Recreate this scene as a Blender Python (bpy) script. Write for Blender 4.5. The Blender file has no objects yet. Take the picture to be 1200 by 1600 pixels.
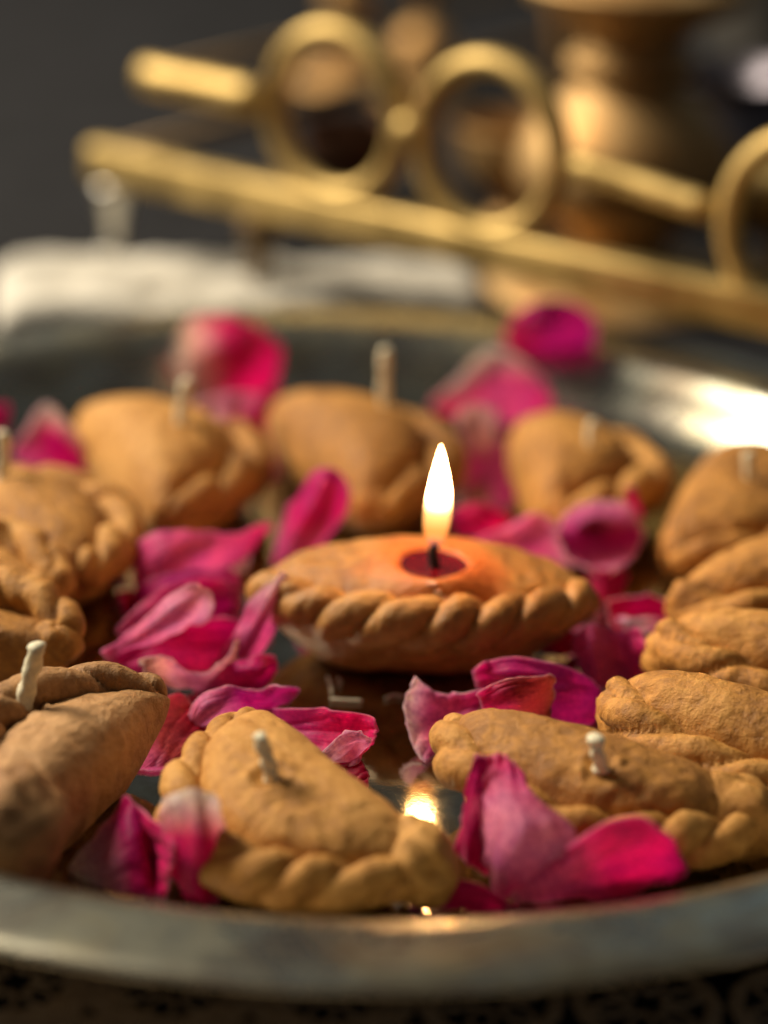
import bpy, bmesh, math, random
import numpy as np
from mathutils import Vector, Matrix, noise
from mathutils.bvhtree import BVHTree

random.seed(7)
scene = bpy.context.scene
C = scene.collection

# ------------------------------------------------------------------ camera
CX, CY, CZ, PITCH, ROLL, F = 0.0055, -0.4217, 0.1992, 0.3938, 0.034, 3600.0
fw = Vector((0, math.cos(PITCH), -math.sin(PITCH)))
r0 = Vector((1, 0, 0)); u0 = r0.cross(fw)
rt = r0 * math.cos(ROLL) + u0 * math.sin(ROLL)
up = -r0 * math.sin(ROLL) + u0 * math.cos(ROLL)
CAM = Vector((CX, CY, CZ))
cd = bpy.data.cameras.new('camera')
cam = bpy.data.objects.new('camera', cd); C.objects.link(cam)
M = Matrix((rt, up, -fw)).transposed().to_4x4(); M.translation = CAM
cam.matrix_world = M
cd.sensor_fit = 'VERTICAL'; cd.sensor_height = 24.0; cd.lens = 24.0 * F / 1600
cd.clip_start = 0.01; cd.clip_end = 50
cd.dof.use_dof = True; cd.dof.focus_distance = 0.400; cd.dof.aperture_fstop = 54.0 / 15.5
cd.dof.aperture_blades = 0
scene.camera = cam
scene.view_settings.view_transform = 'Standard'
scene.view_settings.look = 'None'
scene.view_settings.exposure = 0.0
scene.view_settings.gamma = 1.0

# ------------------------------------------------------------------ world and lamps
w = bpy.data.worlds.new('World'); scene.world = w; w.use_nodes = True
bg = w.node_tree.nodes['Background']
bg.inputs[0].default_value = (0.98, 0.97, 0.92, 1); bg.inputs[1].default_value = 0.066

def area(name, loc, target, sx, sy, power, col):
    l = bpy.data.lights.new(name, 'AREA'); l.shape = 'RECTANGLE'; l.size = sx; l.size_y = sy
    l.energy = power; l.color = col
    o = bpy.data.objects.new(name, l); C.objects.link(o)
    o.location = loc
    o.rotation_euler = (Vector(target) - Vector(loc)).to_track_quat('-Z', 'Y').to_euler()
    return o
area('window_lamp', (-0.92, 0.46, 0.92), (0, 0, 0), 0.55, 0.55, 39.0, (1.0, 0.87, 0.67))
area('sky_lamp', (0.75, 1.6, 0.85), (0, 0, 0), 0.8, 0.6, 0.55, (0.52, 0.84, 1.0))
area('added_rim_lamp', (-0.62, 1.6, 0.75), (0, 0, 0), 0.30, 0.5, 1.1, (1.0, 0.93, 0.78))  # added lamp, gives the left of the rim a cream reflection

# ------------------------------------------------------------------ pixel helpers (photo pixels -> world)
def ray(px, py):
    return (fw + rt * ((px - 600) / F) + up * ((800 - py) / F)).normalized()
def at(px, py, z=0.0):                        # z in metres
    d = ray(px, py); t = (z - CZ) / d.z
    return CAM + d * t

# ------------------------------------------------------------------ object helpers
def tag(o, label=None, cat=None, group=None, kind=None):
    if label: o['label'] = label
    if cat: o['category'] = cat
    if group: o['group'] = group
    if kind: o['kind'] = kind
    return o
def empty(name, loc=(0, 0, 0), rz=0.0):
    o = bpy.data.objects.new(name, None); C.objects.link(o)
    o.location = loc; o.rotation_euler = (0, 0, rz); o.empty_display_size = 0.01
    return o
def link(name, me, mat, parent=None, smooth=True):
    if mat: me.materials.append(mat)
    if smooth:
        me.polygons.foreach_set('use_smooth', [True] * len(me.polygons))
    o = bpy.data.objects.new(name, me); C.objects.link(o)
    if parent: o.parent = parent
    return o
def grid_mesh(name, P, closed_u=False, closed_v=False, caps=False):
    """P: array [nu][nv] of 3-vectors"""
    nu = len(P); nv = len(P[0])
    V = [tuple(P[i][j]) for i in range(nu) for j in range(nv)]
    Fc = []
    for i in range(nu if closed_u else nu - 1):
        for j in range(nv if closed_v else nv - 1):
            a = i * nv + j; b = i * nv + (j + 1) % nv
            c = ((i + 1) % nu) * nv + (j + 1) % nv; d = ((i + 1) % nu) * nv + j
            Fc.append((a, b, c, d))
    if caps and closed_v:
        Fc.append(tuple(range(nv))[::-1]); Fc.append(tuple((nu - 1) * nv + j for j in range(nv)))
    me = bpy.data.meshes.new(name); me.from_pydata(V, [], Fc); me.update()
    bm = bmesh.new(); bm.from_mesh(me); bmesh.ops.recalc_face_normals(bm, faces=bm.faces); bm.to_mesh(me); bm.free()
    return me
def lathe(name, prof, n=96):
    return grid_mesh(name, [[(r * math.cos(a), r * math.sin(a), z) for r, z in prof]
                            for a in (2 * math.pi * k / n for k in range(n))], closed_u=True)
def smooth_profile(pts, sub=8):
    out = []
    n = len(pts)
    for i in range(n - 1):
        p0 = pts[max(i - 1, 0)]; p1 = pts[i]; p2 = pts[i + 1]; p3 = pts[min(i + 2, n - 1)]
        for k in range(sub):
            t = k / sub
            out.append(tuple(0.5 * ((2 * b) + (-a + c) * t + (2 * a - 5 * b + 4 * c - d) * t * t + (-a + 3 * b - 3 * c + d) * t ** 3)
                             for a, b, c, d in zip(p0, p1, p2, p3)))
    out.append(tuple(pts[-1]))
    return out
def tube(path, rad, nseg=16, name='tube', closed=False):
    path = [Vector(p) for p in path]; n = len(path); P = []
    for i, p in enumerate(path):
        a = path[(i - 1) % n] if closed else path[max(i - 1, 0)]
        b = path[(i + 1) % n] if closed else path[min(i + 1, n - 1)]
        t = (b - a).normalized()
        ref = Vector((0, 0, 1)) if abs(t.z) < 0.9 else Vector((0, 1, 0))
        s = t.cross(ref).normalized(); u = s.cross(t)
        r = rad(i / max(n - 1, 1)) if callable(rad) else rad
        P.append([p + (s * math.cos(q) + u * math.sin(q)) * r for q in (2 * math.pi * k / nseg for k in range(nseg))])
    return grid_mesh(name, P, closed_u=closed, closed_v=True, caps=not closed)

# ------------------------------------------------------------------ materials
def mat(name):
    m = bpy.data.materials.new(name); m.use_nodes = True
    nt = m.node_tree; b = nt.nodes['Principled BSDF']
    return m, nt, b
def nd(nt, t, **kw):
    n = nt.nodes.new(t)
    for k, v in kw.items():
        if k in n.inputs: n.inputs[k].default_value = v
        else: setattr(n, k, v)
    return n
def ramp(nt, src, stops):
    r = nt.nodes.new('ShaderNodeValToRGB'); cr = r.color_ramp
    cr.elements[0].position = stops[0][0]; cr.elements[0].color = (*stops[0][1], 1)
    cr.elements[1].position = stops[-1][0]; cr.elements[1].color = (*stops[-1][1], 1)
    for p, c in stops[1:-1]:
        e = cr.elements.new(p); e.color = (*c, 1)
    nt.links.new(src, r.inputs[0]); return r
def grey(v): return (v, v, v)

def dough_material(name, tones, rough=0.62, spec=0.35, sss=0.0):
    m, nt, b = mat(name); L = nt.links
    tc = nd(nt, 'ShaderNodeTexCoord')
    info = nd(nt, 'ShaderNodeObjectInfo')
    add = nd(nt, 'ShaderNodeVectorMath', operation='ADD')
    L.new(tc.outputs['Object'], add.inputs[0]); L.new(info.outputs['Random'], add.inputs[1])
    co = add.outputs[0]
    n1 = nd(nt, 'ShaderNodeTexNoise', Scale=70.0, Detail=4.0, Roughness=0.6); L.new(co, n1.inputs['Vector'])
    n2 = nd(nt, 'ShaderNodeTexNoise', Scale=420.0, Detail=6.0, Roughness=0.68); L.new(co, n2.inputs['Vector'])
    n3 = nd(nt, 'ShaderNodeTexNoise', Scale=1900.0, Detail=4.0, Roughness=0.6); L.new(co, n3.inputs['Vector'])
    vo = nd(nt, 'ShaderNodeTexVoronoi', Scale=260.0); L.new(co, vo.inputs['Vector'])
    mixf = nd(nt, 'ShaderNodeMath', operation='MULTIPLY_ADD'); mixf.inputs[1].default_value = 0.55
    L.new(n2.outputs[0], mixf.inputs[0])
    m2 = nd(nt, 'ShaderNodeMath', operation='MULTIPLY'); m2.inputs[1].default_value = 0.45
    L.new(n1.outputs[0], m2.inputs[0]); L.new(m2.outputs[0], mixf.inputs[2])
    hv = nd(nt, 'ShaderNodeMath', operation='MULTIPLY_ADD'); L.new(info.outputs['Random'], hv.inputs[0]); hv.inputs[1].default_value = 0.16; L.new(mixf.outputs[0], hv.inputs[2])
    hs = nd(nt, 'ShaderNodeMath', operation='SUBTRACT'); L.new(hv.outputs[0], hs.inputs[0]); hs.inputs[1].default_value = 0.08; mixf = hs
    r = ramp(nt, mixf.outputs[0], [(0.39, tones[0]), (0.5, tones[1]), (0.62, tones[2])])
    L.new(r.outputs[0], b.inputs['Base Color'])
    # relief: lumps, wipe marks, grain and a few pits
    st = nd(nt, 'ShaderNodeMapping'); st.inputs['Scale'].default_value = (1.0, 1.9, 1.0); st.inputs['Rotation'].default_value = (0, 0, 0.5)
    L.new(co, st.inputs[0])
    n4 = nd(nt, 'ShaderNodeTexNoise', Scale=190.0, Detail=5.0, Roughness=0.55, Distortion=0.6); L.new(st.outputs[0], n4.inputs['Vector'])
    pit = ramp(nt, vo.outputs['Distance'], [(0.0, grey(0.0)), (0.11, grey(1.0))])
    pm = ramp(nt, n1.outputs[0], [(0.52, grey(1.0)), (0.60, grey(0.0))])
    pmx = nd(nt, 'ShaderNodeMath', operation='MAXIMUM'); L.new(pit.outputs[0], pmx.inputs[0]); L.new(pm.outputs[0], pmx.inputs[1])
    def ma(a, k, c=None):
        x = nd(nt, 'ShaderNodeMath', operation='MULTIPLY_ADD'); L.new(a, x.inputs[0]); x.inputs[1].default_value = k
        if c is not None: L.new(c, x.inputs[2])
        else: x.inputs[2].default_value = 0
        return x.outputs[0]
    h = ma(n4.outputs[0], 0.75); h = ma(n2.outputs[0], 0.65, h); h = ma(n3.outputs[0], 0.14, h); h = ma(pmx.outputs[0], 0.35, h)
    bp = nd(nt, 'ShaderNodeBump', Strength=0.85, Distance=0.0011); L.new(h, bp.inputs['Height']); L.new(bp.outputs[0], b.inputs['Normal'])
    rr = ramp(nt, n2.outputs[0], [(0.3, grey(rough - 0.12)), (0.7, grey(rough + 0.12))]); L.new(rr.outputs[0], b.inputs['Roughness'])
    b.inputs['Specular IOR Level'].default_value = spec
    if sss:
        b.inputs['Subsurface Weight'].default_value = sss; b.inputs['Subsurface Radius'].default_value = (1, 0.35, 0.12); b.inputs['Subsurface Scale'].default_value = 0.003
    return m
DOUGH = dough_material('ochre_dough', [(0.29, 0.122, 0.022), (0.46, 0.208, 0.040), (0.58, 0.295, 0.075)])
DOUGH_BROWN = dough_material('brown_dough', [(0.27, 0.13, 0.045), (0.41, 0.215, 0.082), (0.53, 0.30, 0.13)])
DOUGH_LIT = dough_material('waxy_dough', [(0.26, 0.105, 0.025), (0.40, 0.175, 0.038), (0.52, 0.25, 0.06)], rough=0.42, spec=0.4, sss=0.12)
# the lit lamp: orange flame glow painted round its hollow, where the waxy dough is shinier
def glow_nodes():
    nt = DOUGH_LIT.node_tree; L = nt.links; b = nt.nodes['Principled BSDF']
    a_ = nd(nt, 'ShaderNodeAttribute', attribute_name='painted_glow')
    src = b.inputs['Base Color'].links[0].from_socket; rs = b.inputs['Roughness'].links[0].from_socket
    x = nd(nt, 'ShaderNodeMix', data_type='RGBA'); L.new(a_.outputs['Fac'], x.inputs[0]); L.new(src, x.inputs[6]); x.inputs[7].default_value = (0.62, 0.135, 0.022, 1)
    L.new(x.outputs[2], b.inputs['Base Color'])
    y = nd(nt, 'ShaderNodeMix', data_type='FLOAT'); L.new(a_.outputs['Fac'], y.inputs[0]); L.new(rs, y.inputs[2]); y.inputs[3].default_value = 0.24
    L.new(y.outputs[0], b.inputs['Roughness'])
glow_nodes()

def petal_material():
    m, nt, b = mat('rose_petal'); L = nt.links
    at_ = nd(nt, 'ShaderNodeAttribute', attribute_name='tone')
    uv = nd(nt, 'ShaderNodeUVMap'); uv.uv_map = 'UVMap'
    mp = nd(nt, 'ShaderNodeMapping'); mp.inputs['Scale'].default_value = (2.2, 26.0, 1.0); L.new(uv.outputs[0], mp.inputs[0])
    info = nd(nt, 'ShaderNodeObjectInfo')
    ad = nd(nt, 'ShaderNodeVectorMath', operation='ADD'); L.new(mp.outputs[0], ad.inputs[0]); L.new(info.outputs['Random'], ad.inputs[1])
    vn = nd(nt, 'ShaderNodeTexNoise', Scale=1.0, Detail=3.0, Roughness=0.55, Distortion=0.4); L.new(ad.outputs[0], vn.inputs['Vector'])
    tc = nd(nt, 'ShaderNodeTexCoord')
    gn = nd(nt, 'ShaderNodeTexNoise', Scale=1300.0, Detail=3.0); L.new(tc.outputs['Object'], gn.inputs['Vector'])
    bl = nd(nt, 'ShaderNodeTexNoise', Scale=160.0, Detail=3.0); L.new(tc.outputs['Object'], bl.inputs['Vector'])
    vr = ramp(nt, vn.outputs[0], [(0.35, (0.90, 0.78, 0.86)), (0.65, (1.08, 1.25, 1.12))])
    gr = ramp(nt, gn.outputs[0], [(0.32, (0.74, 0.60, 0.74)), (0.68, (1.12, 1.3, 1.15))])
    br = ramp(nt, bl.outputs[0], [(0.35, (0.84, 0.8, 0.95)), (0.65, (1.08, 1.0, 0.98))])
    def mul(a, c):
        x = nd(nt, 'ShaderNodeMix', data_type='RGBA', blend_type='MULTIPLY'); x.inputs[0].default_value = 1.0
        L.new(a, x.inputs[6]); L.new(c, x.inputs[7]); return x.outputs[2]
    col = mul(mul(mul(at_.outputs['Color'], vr.outputs[0]), gr.outputs[0]), br.outputs[0])
    L.new(col, b.inputs['Base Color'])
    b.inputs['Roughness'].default_value = 0.48
    b.inputs['Specular IOR Level'].default_value = 0.3
    b.inputs['Sheen Weight'].default_value = 0.18; b.inputs['Sheen Tint'].default_value = (1, 0.6, 0.85, 1); b.inputs['Sheen Roughness'].default_value = 0.4
    h = nd(nt, 'ShaderNodeMath', operation='MULTIPLY_ADD'); L.new(gn.outputs[0], h.inputs[0]); h.inputs[1].default_value = 0.25; L.new(vn.outputs[0], h.inputs[2])
    bp = nd(nt, 'ShaderNodeBump', Strength=0.45, Distance=0.0004); L.new(h.outputs[0], bp.inputs['Height']); L.new(bp.outputs[0], b.inputs['Normal'])
    gm = nd(nt, 'ShaderNodeGamma'); gm.inputs[1].default_value = 0.62; L.new(col, gm.inputs[0])
    tr = nd(nt, 'ShaderNodeBsdfTranslucent'); L.new(gm.outputs[0], tr.inputs[0]); L.new(bp.outputs[0], tr.inputs['Normal'])
    mx = nd(nt, 'ShaderNodeMixShader'); mx.inputs[0].default_value = 0.62
    L.new(b.outputs[0], mx.inputs[1]); L.new(tr.outputs[0], mx.inputs[2])
    L.new(mx.outputs[0], nt.nodes['Material Output'].inputs[0])
    return m
PETAL = petal_material()

def metal(name, col, rough, scratch=0.06, bump=0.02, dirt=None, bscale=60.0):
    m, nt, b = mat(name); L = nt.links
    b.inputs['Metallic'].default_value = 1.0
    tc = nd(nt, 'ShaderNodeTexCoord')
    n1 = nd(nt, 'ShaderNodeTexNoise', Scale=bscale, Detail=5.0, Roughness=0.6); L.new(tc.outputs['Object'], n1.inputs['Vector'])
    n2 = nd(nt, 'ShaderNodeTexNoise', Scale=900.0, Detail=3.0); L.new(tc.outputs['Object'], n2.inputs['Vector'])
    rr = ramp(nt, n1.outputs[0], [(0.3, grey(max(rough - scratch, 0.02))), (0.7, grey(rough + scratch))]); L.new(rr.outputs[0], b.inputs['Roughness'])
    c = ramp(nt, n1.outputs[0], [(0.35, dirt or tuple(x * 0.75 for x in col)), (0.6, col)]); L.new(c.outputs[0], b.inputs['Base Color'])
    bp = nd(nt, 'ShaderNodeBump', Strength=bump, Distance=0.0006); L.new(n1.outputs[0], bp.inputs['Height'])
    b2 = nd(nt, 'ShaderNodeBump', Strength=bump, Distance=0.0001); L.new(n2.outputs[0], b2.inputs['Height']); L.new(bp.outputs[0], b2.inputs['Normal'])
    L.new(b2.outputs[0], b.inputs['Normal'])
    return m
PLATE = metal('tarnished_plate_metal', (0.58, 0.59, 0.50), 0.065, 0.025, 0.10, (0.42, 0.38, 0.33))
def worn_rim():                      # the flared rim is brushed, the floor still polished
    nt = PLATE.node_tree; L = nt.links; b = nt.nodes['Principled BSDF']
    tc = nd(nt, 'ShaderNodeTexCoord'); ln = nd(nt, 'ShaderNodeVectorMath', operation='LENGTH'); L.new(tc.outputs['Object'], ln.inputs[0])
    src = b.inputs['Roughness'].links[0].from_socket
    mr = nd(nt, 'ShaderNodeMapRange'); mr.inputs[1].default_value = 0.108; mr.inputs[2].default_value = 0.136; mr.inputs[3].default_value = 0.0; mr.inputs[4].default_value = 0.19
    L.new(ln.outputs['Value'], mr.inputs[0])
    ad = nd(nt, 'ShaderNodeMath', operation='ADD'); L.new(src, ad.inputs[0]); L.new(mr.outputs[0], ad.inputs[1]); L.new(ad.outputs[0], b.inputs['Roughness'])
worn_rim()
def smears():
    nt = PLATE.node_tree; L = nt.links; b = nt.nodes['Principled BSDF']
    tc = nd(nt, 'ShaderNodeTexCoord')
    n1 = nd(nt, 'ShaderNodeTexNoise', Scale=38.0, Detail=6.0, Roughness=0.7, Distortion=1.2); L.new(tc.outputs['Object'], n1.inputs['Vector'])
    mp = nd(nt, 'ShaderNodeMapping'); mp.inputs['Scale'].default_value = (60, 900, 60); mp.inputs['Rotation'].default_value = (0, 0, 0.4); L.new(tc.outputs['Object'], mp.inputs[0])
    n2 = nd(nt, 'ShaderNodeTexNoise', Scale=1.0, Detail=2.0); L.new(mp.outputs[0], n2.inputs['Vector'])
    r1 = ramp(nt, n1.outputs[0], [(0.42, grey(0.0)), (0.60, grey(0.10))]); r2 = ramp(nt, n2.outputs[0], [(0.60, grey(0.0)), (0.72, grey(0.08))])
    src = b.inputs['Roughness'].links[0].from_socket
    ln = nd(nt, 'ShaderNodeVectorMath', operation='LENGTH'); L.new(tc.outputs['Object'], ln.inputs[0])
    wr = nd(nt, 'ShaderNodeMapRange'); wr.inputs[1].default_value = 0.115; wr.inputs[2].default_value = 0.136; L.new(ln.outputs['Value'], wr.inputs[0])
    a = nd(nt, 'ShaderNodeMath', operation='ADD'); L.new(r1.outputs[0], a.inputs[0]); L.new(r2.outputs[0], a.inputs[1])
    c = nd(nt, 'ShaderNodeMath', operation='MULTIPLY_ADD'); L.new(a.outputs[0], c.inputs[0]); L.new(wr.outputs[0], c.inputs[1]); L.new(src, c.inputs[2]); L.new(c.outputs[0], b.inputs['Roughness'])
    cs = b.inputs['Base Color'].links[0].from_socket
    m = nd(nt, 'ShaderNodeMix', data_type='RGBA', blend_type='MULTIPLY'); m.inputs[0].default_value = 1.0
    r3 = ramp(nt, n1.outputs[0], [(0.40, (1.0, 1.0, 1.0)), (0.62, (0.66, 0.60, 0.50))]); L.new(cs, m.inputs[6]); L.new(r3.outputs[0], m.inputs[7]); L.new(m.outputs[2], b.inputs['Base Color'])
smears()
BRASS = metal('polished_brass', (0.64, 0.47, 0.19), 0.58, 0.08, 0.4, (0.36, 0.25, 0.09))
BRASS_OLD = metal('aged_brass', (0.50, 0.34, 0.16), 0.64, 0.08, 0.3, (0.40, 0.22, 0.08))
BRASS_DARK = metal('dark_brass', (0.20, 0.14, 0.08), 0.6, 0.08, 0.3)
SILVER = metal('dull_silver', (0.62, 0.60, 0.55), 0.38, 0.08, 0.3)

def plain(name, col, rough=0.6, var=0.2, scale=80, bump=0.2, spec=0.3, dist=0.001):
    m, nt, b = mat(name); L = nt.links
    tc = nd(nt, 'ShaderNodeTexCoord')
    n1 = nd(nt, 'ShaderNodeTexNoise', Scale=float(scale), Detail=5.0, Roughness=0.6); L.new(tc.outputs['Object'], n1.inputs['Vector'])
    c = ramp(nt, n1.outputs[0], [(0.3, tuple(x * (1 - var) for x in col)), (0.7, tuple(x * (1 + var) for x in col))]); L.new(c.outputs[0], b.inputs['Base Color'])
    bp = nd(nt, 'ShaderNodeBump', Strength=bump, Distance=dist); L.new(n1.outputs[0], bp.inputs['Height']); L.new(bp.outputs[0], b.inputs['Normal'])
    b.inputs['Roughness'].default_value = rough; b.inputs['Specular IOR Level'].default_value = spec
    return m
WICK = plain('waxed_cotton', (0.72, 0.66, 0.48), 0.5, 0.16, 900, 0.6, 0.4, 0.0004)
CHAR = plain('charred_cotton', (0.02, 0.012, 0.012), 0.6, 0.3, 900, 0.5)
CLOTH = plain('pale_cloth', (0.60, 0.57, 0.50), 0.7, 0.22, 45, 0.4)
LACE = plain('lace_thread', (0.42, 0.32, 0.22), 0.8, 0.3, 600, 0.4)
NAVY = plain('dark_tablecloth', (0.012, 0.012, 0.014), 0.85, 0.3, 40, 0.3, 0.15)
WALL = plain('dark_backdrop', (0.035, 0.032, 0.032), 0.9, 0.35, 3, 0.1, 0.1)
m_, nt_, b_ = mat('molten_wax'); WAX = m_
b_.inputs['Base Color'].default_value = (0.12, 0.003, 0.007, 1); b_.inputs['Roughness'].default_value = 0.06
b_.inputs['Coat Weight'].default_value = 0.6; b_.inputs['Subsurface Weight'].default_value = 0.15
b_.inputs['Subsurface Radius'].default_value = (1, 0.1, 0.1); b_.inputs['Subsurface Scale'].default_value = 0.002

def flame_material():
    m = bpy.data.materials.new('flame'); m.use_nodes = True; nt = m.node_tree; L = nt.links
    nt.nodes.remove(nt.nodes['Principled BSDF'])
    tc = nd(nt, 'ShaderNodeTexCoord'); sp = nd(nt, 'ShaderNodeSeparateXYZ'); L.new(tc.outputs['Generated'], sp.inputs[0])
    col = ramp(nt, sp.outputs['Z'], [(0.0, (0.10, 0.10, 0.35)), (0.08, (0.95, 0.22, 0.04)), (0.20, (1.0, 0.36, 0.08)), (0.33, (1.0, 0.50, 0.15)), (0.44, (1.0, 0.55, 0.22)), (0.7, (1.0, 0.56, 0.22)), (1.0, (1.0, 0.45, 0.15))])
    st = ramp(nt, sp.outputs['Z'], [(0.0, grey(0.003)), (0.10, grey(0.007)), (0.24, grey(0.009)), (0.36, grey(0.013)), (0.46, grey(0.10)), (0.60, grey(1.0)), (0.85, grey(0.8)), (1.0, grey(0.3))])
    lw = nd(nt, 'ShaderNodeLayerWeight', Blend=0.5)
    ed = ramp(nt, lw.outputs['Facing'], [(0.0, grey(1.0)), (0.55, grey(0.9)), (1.0, grey(0.08))])
    ml = nd(nt, 'ShaderNodeMath', operation='MULTIPLY'); L.new(st.outputs[0], ml.inputs[0]); L.new(ed.outputs[0], ml.inputs[1])
    m2 = nd(nt, 'ShaderNodeMath', operation='MULTIPLY'); L.new(ml.outputs[0], m2.inputs[0]); m2.inputs[1].default_value = 120.0
    em = nd(nt, 'ShaderNodeEmission'); L.new(col.outputs[0], em.inputs[0]); L.new(m2.outputs[0], em.inputs[1])
    tr = nd(nt, 'ShaderNodeBsdfTransparent'); tr.inputs[0].default_value = (0.75, 0.75, 0.75, 1)
    ad = nd(nt, 'ShaderNodeAddShader'); L.new(em.outputs[0], ad.inputs[0]); L.new(tr.outputs[0], ad.inputs[1])
    L.new(ad.outputs[0], nt.nodes['Material Output'].inputs[0])
    return m
FLAME = flame_material()

# ------------------------------------------------------------------ the setting
def sheet(name, x0, x1, y0, y1, z, m):
    me = bpy.data.meshes.new(name); me.from_pydata([(x0, y0, z), (x1, y0, z), (x1, y1, z), (x0, y1, z)], [], [(0, 1, 2, 3)])
    return link(name, me, m, smooth=False)
TABLE_Z = -0.004
tag(sheet('tabletop', -6, 6, -4, 8, TABLE_Z, NAVY), kind='structure')

# lace mat under the plate: rows of joined thread loops
def lace_mat():
    bm = bmesh.new()
    def ring(cx, cy, r, wd, n=14, sq=1.0, rot=0.0):
        vs = []
        for k in range(n):
            a = 2 * math.pi * k / n; c, s = math.cos(a), math.sin(a)
            row = []
            for dr, z in ((-wd, 0), (0, 0.0007), (wd, 0)):
                x = (r + dr) * c; y = (r + dr) * s * sq
                row.append(bm.verts.new((cx + x * math.cos(rot) - y * math.sin(rot), cy + x * math.sin(rot) + y * math.cos(rot), TABLE_Z + 0.0008 + z)))
            vs.append(row)
        for k in range(n):
            for j in range(2):
                bm.faces.new((vs[k][j], vs[(k + 1) % n][j], vs[(k + 1) % n][j + 1], vs[k][j + 1]))
    for i in range(-9, 10):
        for j in range(-13, 12):
            x = i * 0.024 + (j % 2) * 0.012; y = j * 0.021
            wt = 0.0030 if x < 0.01 + 0.02 * noise.noise(Vector((x * 40, y * 40, 0))) else 0.0013
            if y > 0.02 or x * x + y * y > 0.245 ** 2 or x * x + y * y < 0.11 ** 2: continue
            ring(x, y, 0.0104, wt)
            for q in range(6):
                a = q * math.pi / 3 + 0.3
                ring(x + 0.0058 * math.cos(a), y + 0.0058 * math.sin(a), 0.0031, 0.0008, 8, 0.6, a)
    me = bpy.data.meshes.new('lace_mat'); bm.to_mesh(me); bm.free()
    o = link('lace_mat', me, LACE)
    return tag(o, 'dark lace mat lying on the table under the near edge of the metal plate', 'lace mat')
lace_mat()

# ------------------------------------------------------------------ the plate
prof = smooth_profile([(0.0, 0.0), (0.01, 0.0), (0.02, 0.0), (0.03, 0.0), (0.04, 0.0), (0.05, 0.0), (0.06, 0.0), (0.07, 0.0), (0.08, 0.0), (0.09, 0.0), (0.10, 0.0), (0.110, 0.0004), (0.1175, 0.0016), (0.1240, 0.0042), (0.1292, 0.0085), (0.1328, 0.0132), (0.1358, 0.0162), (0.1395, 0.0176),
        (0.1445, 0.0178), (0.1495, 0.0179), (0.1525, 0.0177), (0.1542, 0.0171), (0.1547, 0.0163), (0.1543, 0.0156), (0.1530, 0.0153),
        (0.1515, 0.0157), (0.148, 0.0160), (0.140, 0.0150), (0.1365, 0.0110), (0.1325, 0.0045), (0.1275, -0.0010), (0.118, -0.0030), (0.10, -0.0035), (0.0, -0.0035)], 6)
prof = [(max(r, 0.00001), z) for r, z in prof]
pme = lathe('plate', prof, 256)
q0 = at(663, 1265)
for v in pme.vertices:               # a beaten plate is never quite flat
    r = math.hypot(v.co.x, v.co.y)
    if v.co.z > -0.0005 and r < 0.125:
        dx = v.co.x - q0.x; dy = v.co.y - q0.y; g = math.exp(-(dx * dx + dy * dy) / (2 * 0.017 ** 2))
        v.co.z += (-0.016 * dx + 0.001 * dy) * g + 0.00010 * noise.noise(v.co * 45) * min(1, (0.125 - r) * 60)
plate = link('plate', pme, PLATE)
tag(plate, 'large round metal plate with a flared rim, holding the dough lamps and petals', 'plate')

# ------------------------------------------------------------------ dough lamps
def fbm(p, s, o=3):
    v = 0; a = 1
    for _ in range(o):
        v += a * noise.noise(p * s); s *= 2.1; a *= 0.5
    return v

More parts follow.
